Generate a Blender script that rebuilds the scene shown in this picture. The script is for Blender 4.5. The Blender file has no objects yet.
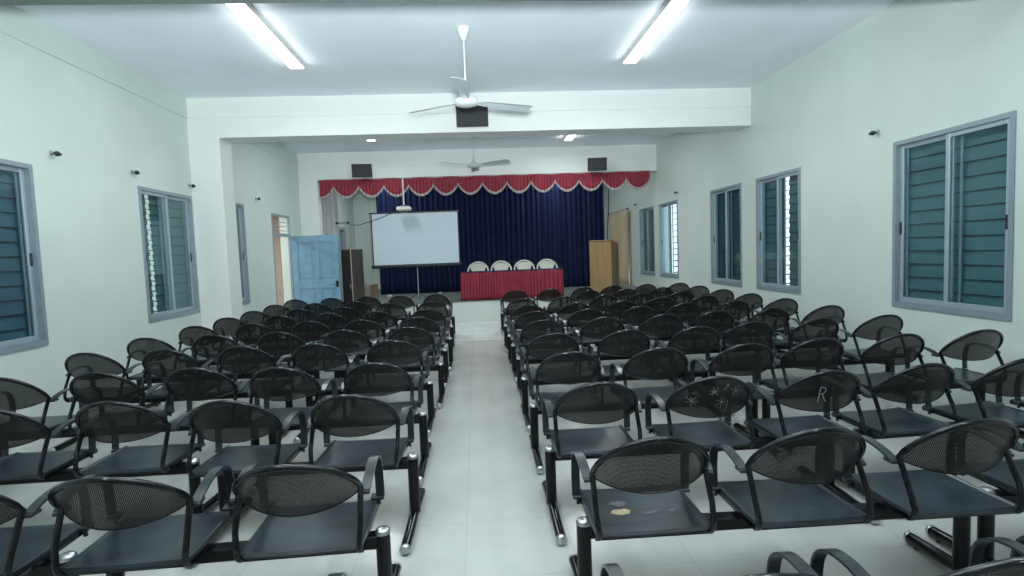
import bpy, math, random
from mathutils import Vector, Matrix
random.seed(7)
R = math.radians
PI = math.pi
scene = bpy.context.scene
COL = scene.collection

# ------------------------------------------------------------------ camera
F, PITCH, ROLL, YAW, H = 551.0, .0663, .0373, .0642, 1.6614
cy, sy, cp, sp = math.cos(YAW), math.sin(YAW), math.cos(PITCH), math.sin(PITCH)
c_right = Vector((cy, -sy, 0)); c_fw = Vector((sy*cp, cy*cp, -sp)); c_up = c_right.cross(c_fw)
cr_, sr_ = math.cos(ROLL), math.sin(ROLL)
ax = c_right*cr_ - c_up*sr_; ay = c_right*sr_ + c_up*cr_; az = -c_fw
cam = bpy.data.objects.new('camera', bpy.data.cameras.new('camera'))
COL.objects.link(cam)
m = Matrix((ax, ay, az)).transposed().to_4x4(); m.translation = Vector((0, 0, H))
cam.matrix_world = m
cam.data.sensor_width = 36; cam.data.lens = F/1024*36; cam.data.clip_start = .05; cam.data.clip_end = 200
scene.camera = cam

# ------------------------------------------------------------------ world, exposure
w = bpy.data.worlds.new('daylight'); scene.world = w; w.use_nodes = True
bg = w.node_tree.nodes['Background']; bg.inputs[0].default_value = (.80, .92, 1, 1); bg.inputs[1].default_value = 1.3
vs = scene.view_settings
vs.view_transform = 'Standard'; vs.look = 'None'; vs.gamma = 1; vs.use_curve_mapping = False; vs.exposure = 0.60
TUBE_WATT = 18.0     # light of one ceiling batten
TUBE_COL = (.92, .98, 1.0)
TUBE_SIDE = .55     # light each long side of a batten throws across the ceiling
FLASH_WATT = 1800.0   # the photographer's flash, tilted up at the ceiling before the middle beam
fl = bpy.data.lights.new('camera_flash', 'SPOT'); fl.spot_size = R(124); fl.spot_blend = 1.0; fl.shadow_soft_size = .16
fl.energy = FLASH_WATT; fl.color = (.90, .98, 1)
flo = bpy.data.objects.new('camera_flash', fl); COL.objects.link(flo)
flo.location = (0, .05, H+.25); flo.rotation_euler = (Vector((0, 1, .78))).to_track_quat('-Z', 'Y').to_euler()

# ------------------------------------------------------------------ materials
def new_mat(name):
    mt = bpy.data.materials.new(name); mt.use_nodes = True
    return mt, mt.node_tree, mt.node_tree.nodes['Principled BSDF']
def mat(name, col, rough=.5, metal=0., spec=.5, noise=0., nscale=8., bump=0., bscale=60., coat=0.):
    mt, nt, b = new_mat(name)
    b.inputs['Base Color'].default_value = (*col, 1); b.inputs['Roughness'].default_value = rough
    b.inputs['Metallic'].default_value = metal; b.inputs['Specular IOR Level'].default_value = spec
    b.inputs['Coat Weight'].default_value = coat
    tc = nt.nodes.new('ShaderNodeTexCoord')
    if noise:
        n = nt.nodes.new('ShaderNodeTexNoise'); n.inputs['Scale'].default_value = nscale; n.inputs['Detail'].default_value = 5
        nt.links.new(tc.outputs['Object'], n.inputs['Vector'])
        rp = nt.nodes.new('ShaderNodeValToRGB')
        rp.color_ramp.elements[0].position = .3; rp.color_ramp.elements[1].position = .7
        rp.color_ramp.elements[0].color = tuple(max(0, c*(1-noise)) for c in col)+(1,)
        rp.color_ramp.elements[1].color = tuple(min(1, c*(1+noise)) for c in col)+(1,)
        nt.links.new(n.outputs['Fac'], rp.inputs[0]); nt.links.new(rp.outputs[0], b.inputs['Base Color'])
    if bump:
        n2 = nt.nodes.new('ShaderNodeTexNoise'); n2.inputs['Scale'].default_value = bscale; n2.inputs['Detail'].default_value = 4
        nt.links.new(tc.outputs['Object'], n2.inputs['Vector'])
        bp = nt.nodes.new('ShaderNodeBump'); bp.inputs['Strength'].default_value = bump; bp.inputs['Distance'].default_value = .01
        nt.links.new(n2.outputs['Fac'], bp.inputs['Height']); nt.links.new(bp.outputs[0], b.inputs['Normal'])
    return mt
M = {}
M['wall'] = mat('mint_wall_paint', (.605, .685, .65), .55, noise=.035, nscale=1.3, bump=.08, bscale=30)
M['beam'] = mat('white_beam_paint', (.745, .785, .76), .55, noise=.02, nscale=1.3)
M['ceil'] = mat('ceiling_whitewash', (.84, .90, .96), .7, noise=.03, nscale=1.6)
M['alu'] = mat('grey_window_aluminium', (.285, .35, .40), .45, .3, noise=.06, nscale=12)
M['alu_light'] = mat('pale_window_aluminium', (.36, .435, .475), .4, .3)
M['handle'] = mat('black_plastic', (.012, .014, .016), .4)
M['steel'] = mat('black_enamelled_steel', (.005, .006, .0075), .14, 0, .45, noise=.2, nscale=20)
M['beam_steel'] = mat('black_painted_beam', (.004, .005, .006), .3, 0, .25)
M['chrome'] = mat('chrome_cap', (.50, .52, .53), .3, 1.)
M['navy'] = mat('navy_curtain_cloth', (.015, .022, .072), .85, 0, .15, noise=.15, nscale=6)
M['red'] = mat('red_valance_cloth', (.26, .036, .055), .75, 0, .25, noise=.15, nscale=5)
M['redcloth'] = mat('maroon_table_cloth', (.25, .030, .052), .75, 0, .25, noise=.12, nscale=5)
M['fringe'] = mat('off_white_fringe', (.42, .36, .36), .9, noise=.15, nscale=60)
M['screen'] = mat('projection_screen_fabric', (.56, .66, .72), .8)
M['dark'] = mat('dark_metal', (.02, .025, .028), .4, .3)
M['greymetal'] = mat('grey_metal', (.35, .38, .38), .4, .6)
M['whiteplastic'] = mat('white_plastic', (.62, .64, .60), .4)
M['chairplastic'] = mat('cream_plastic', (.62, .62, .56), .45)
M['fan'] = mat('fan_white_enamel', (.62, .68, .70), .35)
M['fan2'] = mat('fan_grey_white_enamel', (.52, .56, .56), .35)
M['door'] = mat('blue_door_gloss_paint', (.165, .31, .43), .22, 0, .6, noise=.10, nscale=7, bump=.25, bscale=14)
M['doorframe'] = mat('door_frame_paint', (.27, .33, .38), .4)
M['card'] = mat('brown_cardboard', (.32, .28, .24), .8, noise=.1)
M['cardside'] = mat('dark_cardboard_side', (.17, .11, .09), .8)
M['drape'] = mat('pale_grey_drape', (.55, .55, .55), .85, noise=.05)
M['beige'] = mat('beige_drape', (.60, .54, .43), .85, noise=.06)
M['corridor'] = mat('corridor_plaster', (.52, .465, .40), .8, noise=.08)
M['stage'] = mat('stage_floor_paint', (.17, .20, .185), .5, noise=.12, nscale=3)
M['stagefront'] = mat('stage_front_tiles', (.58, .63, .60), .28, noise=.03, nscale=3)
M['speaker'] = mat('black_speaker_vinyl', (.012, .014, .016), .55, bump=.3, bscale=200)
M['grille'] = mat('speaker_grille_cloth', (.022, .026, .03), .7, bump=.4, bscale=400)
M['scribble'] = mat('dried_white_paint', (.27, .30, .30), .8)
M['stain_y'] = mat('yellow_powder', (.30, .25, .14), .9, noise=.3, nscale=60)
M['stain_p'] = mat('pinkish_dust', (.085, .08, .085), .9, noise=.3, nscale=80)

def emis(name, col, s):
    mt = bpy.data.materials.new(name); mt.use_nodes = True; nt = mt.node_tree
    for n in list(nt.nodes): nt.nodes.remove(n)
    e = nt.nodes.new('ShaderNodeEmission'); e.inputs[0].default_value = (*col, 1); e.inputs[1].default_value = s
    o = nt.nodes.new('ShaderNodeOutputMaterial'); nt.links.new(e.outputs[0], o.inputs[0]); return mt
M['lamp'] = emis('lit_diffuser', (.92, .98, 1), 3.0)

def wood(name, c1, c2, sx=1.2, szz=14):
    mt, nt, b = new_mat(name)
    tc = nt.nodes.new('ShaderNodeTexCoord'); mp = nt.nodes.new('ShaderNodeMapping'); mp.inputs['Scale'].default_value = (szz, szz, sx)
    n = nt.nodes.new('ShaderNodeTexNoise'); n.inputs['Scale'].default_value = 1; n.inputs['Detail'].default_value = 6; n.inputs['Distortion'].default_value = .6
    rp = nt.nodes.new('ShaderNodeValToRGB'); rp.color_ramp.elements[0].color = (*c1, 1); rp.color_ramp.elements[1].color = (*c2, 1)
    rp.color_ramp.elements[0].position = .3; rp.color_ramp.elements[1].position = .7
    nt.links.new(tc.outputs['Object'], mp.inputs[0]); nt.links.new(mp.outputs[0], n.inputs['Vector'])
    nt.links.new(n.outputs['Fac'], rp.inputs[0]); nt.links.new(rp.outputs[0], b.inputs['Base Color'])
    b.inputs['Roughness'].default_value = .45
    return mt
M['wood'] = wood('tan_veneer', (.30, .185, .085), (.38, .25, .125))
M['woodside'] = wood('brown_veneer_edge', (.13, .08, .045), (.19, .12, .065))
M['cabinet'] = wood('dark_brown_cabinet', (.018, .017, .018), (.032, .029, .028))
M['cabinet2'] = wood('brown_cabinet_side', (.022, .02, .02), (.055, .048, .045))  # cabinet body, paler and more varied than its door

def floor_mat():
    mt, nt, b = new_mat('polished_vitrified_tiles')
    tc = nt.nodes.new('ShaderNodeTexCoord')
    br = nt.nodes.new('ShaderNodeTexBrick'); br.offset = 0
    mp = nt.nodes.new('ShaderNodeMapping'); mp.inputs['Location'].default_value = (.12, .28, 0)
    br.inputs['Scale'].default_value = 1; br.inputs['Brick Width'].default_value = .6; br.inputs['Row Height'].default_value = .6
    br.inputs['Mortar Size'].default_value = .0016; br.inputs['Mortar Smooth'].default_value = .3
    br.inputs['Color1'].default_value = (.50, .51, .482, 1); br.inputs['Color2'].default_value = (.48, .49, .462, 1)
    br.inputs['Mortar'].default_value = (.34, .35, .33, 1)
    nt.links.new(tc.outputs['Object'], mp.inputs[0]); nt.links.new(mp.outputs[0], br.inputs['Vector'])
    n = nt.nodes.new('ShaderNodeTexNoise'); n.inputs['Scale'].default_value = 2.2; n.inputs['Detail'].default_value = 8
    nt.links.new(tc.outputs['Object'], n.inputs['Vector'])
    mx = nt.nodes.new('ShaderNodeMix'); mx.data_type = 'RGBA'; mx.blend_type = 'MULTIPLY'; mx.inputs[0].default_value = .35
    nt.links.new(br.outputs['Color'], mx.inputs[6]); nt.links.new(n.outputs['Color'], mx.inputs[7])
    rp = nt.nodes.new('ShaderNodeValToRGB'); rp.color_ramp.elements[0].color = (.78, .78, .76, 1); rp.color_ramp.elements[1].color = (1, 1, 1, 1)
    rp.color_ramp.elements[0].position = .35; rp.color_ramp.elements[1].position = .6
    nt.links.new(n.outputs['Fac'], rp.inputs[0]); nt.links.new(rp.outputs[0], mx.inputs[7])
    nt.links.new(mx.outputs[2], b.inputs['Base Color'])
    b.inputs['Roughness'].default_value = .22; b.inputs['Specular IOR Level'].default_value = .45
    return mt
M['floor'] = floor_mat()

M['floor2'] = M['floor'].copy()
for n_ in M['floor2'].node_tree.nodes:
    if n_.type == 'TEX_BRICK':
        n_.inputs['Color1'].default_value = (.60, .63, .605, 1); n_.inputs['Color2'].default_value = (.57, .60, .575, 1)
M['arm'] = mat('satin_black_armrest', (.018, .024, .028), .3, 0, .5)
M['shaded_beam'] = mat('grey_green_beam_shade', (.13, .16, .15), .7)  # dark tone paints in the unlit look of the near beam
def perforated():
    """black sheet steel punched with staggered round holes, in the part's own metres"""
    mt, nt, b = new_mat('perforated_black_steel')
    b.inputs['Base Color'].default_value = (.008, .0078, .0078, 1); b.inputs['Roughness'].default_value = .35; b.inputs['Specular IOR Level'].default_value = .3
    tc = nt.nodes.new('ShaderNodeTexCoord'); sep = nt.nodes.new('ShaderNodeSeparateXYZ')
    nt.links.new(tc.outputs['Object'], sep.inputs[0])
    def math_(op, a, bb=None):
        n = nt.nodes.new('ShaderNodeMath'); n.operation = op
        for i, v in enumerate((a, bb)):
            if v is None: continue
            if isinstance(v, (int, float)): n.inputs[i].default_value = v
            else: nt.links.new(v, n.inputs[i])
        return n.outputs[0]
    P = .0072; Q = P*1.732
    def cell(v, p, off):
        f = math_('FRACT', math_('ADD', math_('DIVIDE', v, p), 100+off)); return math_('MULTIPLY', math_('SUBTRACT', f, .5), p)
    def disc(off):
        a = cell(sep.outputs['X'], P, off); c = cell(sep.outputs['Z'], Q, off)
        d = math_('ADD', math_('MULTIPLY', a, a), math_('MULTIPLY', c, c)); return math_('LESS_THAN', d, .00124**2)
    hole = math_('MAXIMUM', disc(0), disc(.5))
    tr = nt.nodes.new('ShaderNodeBsdfTransparent'); mx = nt.nodes.new('ShaderNodeMixShader')
    nt.links.new(hole, mx.inputs[0]); nt.links.new(b.outputs[0], mx.inputs[1]); nt.links.new(tr.outputs[0], mx.inputs[2])
    nt.links.new(mx.outputs[0], nt.nodes['Material Output'].inputs[0])
    return mt
M['perf'] = perforated()

def pan_mat():
    mt, nt, b = new_mat('dusty_seat_steel')
    tc = nt.nodes.new('ShaderNodeTexCoord')
    n = nt.nodes.new('ShaderNodeTexNoise'); n.inputs['Scale'].default_value = 4; n.inputs['Detail'].default_value = 6
    oi = nt.nodes.new('ShaderNodeObjectInfo'); ad = nt.nodes.new('ShaderNodeVectorMath'); ad.operation = 'ADD'
    nt.links.new(tc.outputs['Object'], ad.inputs[0]); nt.links.new(oi.outputs['Location'], ad.inputs[1])
    nt.links.new(ad.outputs[0], n.inputs['Vector'])
    rp = nt.nodes.new('ShaderNodeValToRGB')
    rp.color_ramp.elements[0].color = (.006, .010, .013, 1); rp.color_ramp.elements[1].color = (.026, .038, .047, 1)
    rp.color_ramp.elements[0].position = .35; rp.color_ramp.elements[1].position = .68
    nt.links.new(n.outputs['Fac'], rp.inputs[0]); nt.links.new(rp.outputs[0], b.inputs['Base Color'])
    b.inputs['Roughness'].default_value = .30; b.inputs['Specular IOR Level'].default_value = .38
    return mt
M['pan'] = pan_mat()

def louvre_mat(name, col):
    mt = bpy.data.materials.new(name); mt.use_nodes = True; nt = mt.node_tree; b = nt.nodes['Principled BSDF']
    b.inputs['Base Color'].default_value = (*col, 1); b.inputs['Roughness'].default_value = .3
    t = nt.nodes.new('ShaderNodeBsdfTranslucent'); t.inputs[0].default_value = (*col, 1)
    mx = nt.nodes.new('ShaderNodeMixShader'); mx.inputs[0].default_value = .35
    nt.links.new(b.outputs[0], mx.inputs[1]); nt.links.new(t.outputs[0], mx.inputs[2])
    nt.links.new(mx.outputs[0], nt.nodes['Material Output'].inputs[0]); return mt
M['louvre'] = louvre_mat('teal_louvre_glass', (.135, .245, .265))
M['louvre_blue'] = louvre_mat('blue_louvre_glass', (.10, .19, .25))
M['louvre_dark'] = louvre_mat('dark_louvre_glass', (.09, .145, .155))
def glass_mat():
    mt = bpy.data.materials.new('window_pane_glass'); mt.use_nodes = True; nt = mt.node_tree
    for n in list(nt.nodes): nt.nodes.remove(n)
    tr = nt.nodes.new('ShaderNodeBsdfTransparent'); tr.inputs[0].default_value = (.86, .93, .93, 1)
    gl = nt.nodes.new('ShaderNodeBsdfGlossy'); gl.inputs['Roughness'].default_value = .06; gl.inputs[0].default_value = (.9, 1, 1, 1)
    lw = nt.nodes.new('ShaderNodeLayerWeight'); lw.inputs[0].default_value = .5
    pw = nt.nodes.new('ShaderNodeMath'); pw.operation = 'POWER'; pw.inputs[1].default_value = 4
    ma = nt.nodes.new('ShaderNodeMath'); ma.operation = 'MULTIPLY_ADD'; ma.inputs[1].default_value = .6; ma.inputs[2].default_value = .025
    nt.links.new(lw.outputs['Facing'], pw.inputs[0]); nt.links.new(pw.outputs[0], ma.inputs[0])
    mx = nt.nodes.new('ShaderNodeMixShader'); o = nt.nodes.new('ShaderNodeOutputMaterial')
    nt.links.new(ma.outputs[0], mx.inputs[0]); nt.links.new(tr.outputs[0], mx.inputs[1]); nt.links.new(gl.outputs[0], mx.inputs[2])
    nt.links.new(mx.outputs[0], o.inputs[0]); return mt
M['glass'] = glass_mat()

M['beige'] = louvre_mat('beige_drape_cloth', (.60, .52, .38))
# ------------------------------------------------------------------ mesh helper
class MB:
    def __init__(s): s.v = []; s.f = []; s.mi = []; s.sm = []
    def add(s, vs_, fs, mi=0, smooth=False):
        o = len(s.v); s.v += [tuple(v) for v in vs_]
        for f in fs: s.f.append(tuple(o+i for i in f)); s.mi.append(mi); s.sm.append(smooth)
        return s
    def box(s, x0, x1, y0, y1, z0, z1, mi=0, mtx=None, bev=0):
        if bev:
            b = min(bev, abs(x1-x0)/2.01, abs(y1-y0)/2.01, abs(z1-z0)/2.01)
            vs_ = []
            for z, k in ((z0, 1), (z0+b, 0), (z1-b, 0), (z1, 1)):
                i = b*k
                for (x, y) in ((x0+i, y0+b), (x0+b, y0+i), (x1-b, y0+i), (x1-i, y0+b), (x1-i, y1-b), (x1-b, y1-i), (x0+b, y1-i), (x0+i, y1-b)):
                    vs_.append(Vector((x, y, z)))
            fs = [tuple(reversed(range(8))), tuple(range(24, 32))]
            for r in range(3):
                for i in range(8): fs.append((r*8+i, r*8+(i+1) % 8, r*8+8+(i+1) % 8, r*8+8+i))
        else:
            vs_ = [Vector(p) for p in ((x0, y0, z0), (x1, y0, z0), (x1, y1, z0), (x0, y1, z0), (x0, y0, z1), (x1, y0, z1), (x1, y1, z1), (x0, y1, z1))]
            fs = [(3, 2, 1, 0), (4, 5, 6, 7), (0, 1, 5, 4), (1, 2, 6, 5), (2, 3, 7, 6), (3, 0, 4, 7)]
        if mtx: vs_ = [mtx @ v for v in vs_]
        return s.add(vs_, fs, mi)
    def tube(s, pts, r, n=10, mi=0, caps=True, smooth=True, sx=1., up=None, closed=False):
        pts = [Vector(p) for p in pts]; rs = r if isinstance(r, (list, tuple)) else [r]*len(pts)
        N = len(pts); prev = None; vs_ = []
        for i, p in enumerate(pts):
            t = (pts[(i+1) % N if closed else min(i+1, N-1)] - pts[(i-1) % N if closed else max(i-1, 0)]).normalized()
            if prev is None:
                a = Vector(up) if up else (Vector((0, 0, 1)) if abs(t.z) < .9 else Vector((1, 0, 0)))
            else: a = prev
            a = (a - t*a.dot(t)).normalized(); prev = a; b = t.cross(a)
            for k in range(n):
                th = 2*PI*k/n; vs_.append(p + a*math.cos(th)*rs[i] + b*math.sin(th)*rs[i]*sx)
        fs = []
        for i in range(N if closed else N-1):
            j = (i+1) % N
            for k in range(n): fs.append((i*n+k, i*n+(k+1) % n, j*n+(k+1) % n, j*n+k))
        s.add(vs_, fs, mi, smooth)
        if caps and not closed: s.add(vs_[:n], [tuple(reversed(range(n)))], mi); s.add(vs_[-n:], [tuple(range(n))], mi)
        return s
    def ribbon(s, pts, wdir, w_, t_, mi=0):
        """rectangular strip swept along pts"""
        pts = [Vector(p) for p in pts]; wd = Vector(wdir).normalized(); N = len(pts); vs_ = []
        for i, p in enumerate(pts):
            t = (pts[min(i+1, N-1)]-pts[max(i-1, 0)]).normalized(); n = t.cross(wd).normalized()
            for a, b in ((-1, -1), (1, -1), (1, 1), (-1, 1)): vs_.append(p + wd*a*w_/2 + n*b*t_/2)
        fs = [(3, 2, 1, 0), tuple(range(4*N-4, 4*N))]
        for i in range(N-1):
            for k in range(4): fs.append((4*i+k, 4*i+(k+1) % 4, 4*i+4+(k+1) % 4, 4*i+4+k))
        return s.add(vs_, fs, mi)
    def lathe(s, prof, c=(0, 0, 0), n=16, mi=0, axis='z', smooth=True):
        vs_ = []; c = Vector(c)
        for (r, h) in prof:
            for k in range(n):
                th = 2*PI*k/n; a, b = r*math.cos(th), r*math.sin(th)
                vs_.append(c + (Vector((a, b, h)) if axis == 'z' else Vector((-a, h, b)) if axis == 'y' else Vector((h, a, b))))
        fs = [(i*n+k, i*n+(k+1) % n, i*n+n+(k+1) % n, i*n+n+k) for i in range(len(prof)-1) for k in range(n)]
        return s.add(vs_, fs, mi, smooth)
    def grid(s, fn, nu, nv, mi=0, smooth=True):
        vs_ = [fn(i/nu, j/nv) for j in range(nv+1) for i in range(nu+1)]
        fs = [(j*(nu+1)+i, j*(nu+1)+i+1, (j+1)*(nu+1)+i+1, (j+1)*(nu+1)+i) for j in range(nv) for i in range(nu)]
        return s.add(vs_, fs, mi, smooth)
    def mesh(s, name, mats):
        me = bpy.data.meshes.new(name); me.from_pydata(s.v, [], s.f)
        for mt in (mats if isinstance(mats, (list, tuple)) else [mats]): me.materials.append(M[mt])
        me.polygons.foreach_set('material_index', s.mi); me.polygons.foreach_set('use_smooth', s.sm)
        me.update(); return me
    def build(s, name, mats, parent=None, loc=None, solid=0):
        o = bpy.data.objects.new(name, s.mesh(name, mats)); COL.objects.link(o)
        if parent: o.parent = parent
        if loc: o.location = loc
        if solid:
            md = o.modifiers.new('thickness', 'SOLIDIFY'); md.thickness = solid; md.offset = 0
        return o
def tag(o, label=None, cat=None, group=None, kind=None):
    if label: o['label'] = label
    if cat: o['category'] = cat
    if group: o['group'] = group
    if kind: o['kind'] = kind
    return o
def thing(name, loc, rz=0., label=None, cat=None, group=None, kind=None):
    o = bpy.data.objects.new(name, None); o.empty_display_size = .1; COL.objects.link(o)
    o.location = loc; o.rotation_euler = (0, 0, rz); return tag(o, label, cat, group, kind)
def struct(mb, name, mats, parent=None):
    o = mb.build(name, mats, parent)
    if not parent: o['kind'] = 'structure'
    return o
def spline(pts, n=6):
    P_ = [Vector(p) for p in pts]; out = []
    for i in range(len(P_)-1):
        p0 = P_[max(i-1, 0)]; p1 = P_[i]; p2 = P_[i+1]; p3 = P_[min(i+2, len(P_)-1)]
        for k in range(n):
            t = k/n; out.append(.5*((2*p1)+(p2-p0)*t+(2*p0-5*p1+4*p2-p3)*t*t+(3*p1-p0-3*p2+p3)*t**3))
    out.append(P_[-1]); return out
def copy_tree(o, parent=None):
    c = o.copy(); COL.objects.link(c); c.parent = parent
    for ch in list(o.children): copy_tree(ch, c)
    return c

# ================================================================== the room
XL, XR, XF = -4.31, 4.58, -4.13          # left wall, right wall, left wall of the front section
ZC, ZB = 4.17, 3.57
Y0, YB, YP, YE = -5.0, 8.88, 13.59, 19.5  # back of hall, middle beam, proscenium, rear wall of stage
WZ0, WZ1 = .92, 2.67
T = .22
def wall_x(name, x0, x1, y0, y1, z0, z1, holes, m_='wall'):
    """wall in the y-z plane between x0 and x1, holes = (ya, yb, za, zb)"""
    mb = MB(); hs = sorted(holes); y = y0
    for (a, b, c, d) in hs:
        if a > y: mb.box(x0, x1, y, a, z0, z1)
        if c > z0: mb.box(x0, x1, a, b, z0, c)
        if d < z1: mb.box(x0, x1, a, b, d, z1)
        y = b
    if y1 > y: mb.box(x0, x1, y, y1, z0, z1)
    return struct(mb, name, m_)
WR = [(4.43, 5.76), (7.51, 8.70), (9.23, 10.44), (12.20, 13.42), (13.85, 15.05)]
WL = [(4.43, 5.76), (7.50, 8.81)]
WF = [(9.72, 10.0)]
struct(MB().box(XL-T, XR+T, Y0-T, 10.32, -.2, 0), 'floor', 'floor')
struct(MB().box(XL-T, XR+T, 10.322, 13.1, -.2, -.001), 'floor_front', 'floor2')
struct(MB().box(XL-T, XR+T, 10.30, 10.335, -.01, .0012), 'trim_1', 'stage')
wall_x('wall_right', XR, XR+T, Y0, YE, 0, ZC, [(a, b, WZ0, WZ1) for a, b in WR]+[(16.25, 18.0, .52, 2.75)])
wall_x('wall_left', XL-T, XL, Y0, YB, 0, ZC, [(a, b, WZ0, WZ1) for a, b in WL])
wall_x('wall_left_front', XF-T, XF, YB+.42, YE, 0, ZC, [(9.32, 10.28, WZ0, WZ1)]+[(11.64, 12.74, 0, 2.63)]+[(17.0, 18.0, .52, 2.6)])
struct(MB().box(XL-T, -3.85, YB, YB+.42, 0, ZC), 'wall_pier', 'beam')
struct(MB().box(XL-T, XR+T, Y0-T, Y0, 0, ZC), 'wall_back', 'wall')
struct(MB().box(XF-T, XR+T, YE, YE+T, 0, ZC), 'wall_front', 'wall')
struct(MB().box(XL-T, XR+T, Y0-T, YE+T, ZC, ZC+.15), 'ceiling', 'ceil')
struct(MB().box(-3.85, XR, YB, YB+.42, ZB, ZC), 'trim_2', 'beam')                    # middle beam
struct(MB().box(XL, XR, 3.97, 4.34, ZB, ZC), 'trim_3', 'shaded_beam')                      # near beam, its shade put into the colour
struct(MB().box(XF, XR, YP, YP+.28, 3.53, ZC), 'trim_4', 'beam')                    # proscenium beam
struct(MB().box(XF, -3.70, YP, YP+.28, .0, 3.53), 'trim_5', 'beam')                 # proscenium pier
struct(MB().box(XL, XL+.018, Y0, YB, 3.87, ZC), 'trim_6', 'wall')                   # raised band along the left wall
struct(MB().box(XL+.018, XR, YB-.014, YB, 3.87, ZC), 'trim_7', 'beam')              # the same band across the beam
struct(MB().box(XF, XF+.015, YB+.42, YP, 3.87, ZC), 'trim_8', 'wall')
struct(MB().box(XF+.015, XR, YP-.012, YP, 3.82, ZC), 'trim_9', 'beam')
st = MB().box(XF, XR, 13.1, YE, 0, .50); struct(st, 'stage_platform', 'stagefront')
struct(MB().box(XF, XR, 13.08, YE, .50, .52), 'stage_floor', 'stage')
struct(MB().box(-3.55, -3.40, YE-.12, YE, .52, ZC), 'trim_10', 'wall')

# ------------------------------------------------------------------ windows: sliding sashes before glass louvres
win_n = [0]
def window(side, ya, yb, modes, lm='louvre', bars=False, mark=False):
    """modes: for each of the two sashes a list of (from, to, kind) in fractions; kind closed / open"""
    win_n[0] += 1
    X = {'R': XR, 'L': XL, 'F': XF}[side]; s = 1 if side == 'R' else -1    # s points outwards
    o = thing('window_%d' % win_n[0], (X, (ya+yb)/2, WZ0)); o['kind'] = 'structure'
    W_, Hh = yb-ya, WZ1-WZ0
    def bx(mb, xa, xb, *a, **k): return mb.box(min(xa*s, xb*s), max(xa*s, xb*s), *a, **k)
    f = MB()                                          # outer frame, a few mm proud of the plaster
    for (a, b, c, d) in ((-W_/2-.015, -W_/2+.03, -.02, Hh+.015), (W_/2-.03, W_/2+.015, -.02, Hh+.015), (-W_/2+.03, W_/2-.03, -.02, .04), (-W_/2+.03, W_/2-.03, Hh-.03, Hh+.015)):
        bx(f, -.012, .09, a, b, c, d)
    f.build('frame', 'alu', o)
    for k in (0, 1):
        y0, y1 = (-W_/2+.03, .03) if k == 0 else (-.03, W_/2-.03)
        dx = .008 if k == 0 else .036
        sm = MB(); z0, z1 = .04, Hh-.03
        for (a, b, c, d) in ((y0, y0+.045, z0, z1), (y1-.045, y1, z0, z1), (y0+.045, y1-.045, z0, z0+.05), (y0+.045, y1-.045, z1-.045, z1)):
            bx(sm, dx, dx+.025, a, b, c, d, bev=.004)
        sh = sm.build('sash', 'alu_light', o)
        bx(MB(), dx+.010, dx+.014, y0+.045, y1-.045, z0+.05, z1-.045).build('glass_pane', 'glass', sh)
        yy = (y0+.010) if k == 0 else (y1-.035)
        bx(MB(), dx-.012, dx, yy, yy+.025, Hh*.44, Hh*.44+.13, bev=.004).build('latch', 'handle', sh)
        lv = MB(); n = 12; ph = (Hh-.08)/n
        a0, a1 = (-W_/2+.005, .0) if k == 0 else (.0, W_/2-.005)
        for (fa, fb, kd) in modes[k]:
            ca, cb = a0+(a1-a0)*fa, a0+(a1-a0)*fb
            for i in range(n):
                zc = .04+ph*(i+.5)
                ang = R(8) if kd == 'closed' else R(82)
                hw = ph*.56 if kd == 'closed' else ph*.5
                mtx = Matrix.Translation((s*(.105 if kd == 'closed' else .15), 0, zc)) @ Matrix.Rotation(s*ang, 4, 'Y')
                lv.box(-.003, .003, ca, cb, -hw, hw, mtx=mtx)
                lv.box(-.005, .005, ca, cb, -hw-.003, -hw+.004, mi=1, mtx=mtx)
        if lv.v: lv.build('louvre_blades', [lm, 'handle'], o)
        jb = MB()
        for yb_ in (a0+.085, a1-.085): bx(jb, .068, .08, yb_-.012, yb_+.012, .05, Hh-.05)
        jb.build('louvre_rail', 'alu', o)
    if bars:
        g = MB()
        for i in range(4): g.tube([(s*.185, .08+i*.13, .0), (s*.185, .08+i*.13, Hh)], .006, 6)
        g.build('security_bars', 'dark', o)
    # reveal sill outside
    bx(MB(), .09, T+.03, -W_/2, W_/2, -.02, .0).build('sill', 'beam', o)
    return o
C = [(0, 1, 'closed')]
window('R', *WR[0], [C, C])
window('R', *WR[1], [[(0, .74, 'closed'), (.93, 1, 'closed'), (.74, .93, 'open')], C])
window('R', *WR[2], [C, C], lm='louvre_dark', bars=True)
window('R', *WR[3], [[(0, 1, 'open')], []])
window('R', *WR[4], [C, C], lm='louvre_dark', bars=True)
window('L', *WL[0], [C, C], lm='louvre_blue')
window('L', *WL[1], [[(0, .46, 'closed'), (.46, .60, 'open'), (.60, 1, 'closed')], C])
window('F', 9.32, 10.28, [C, C], lm='louvre_dark')

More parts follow.
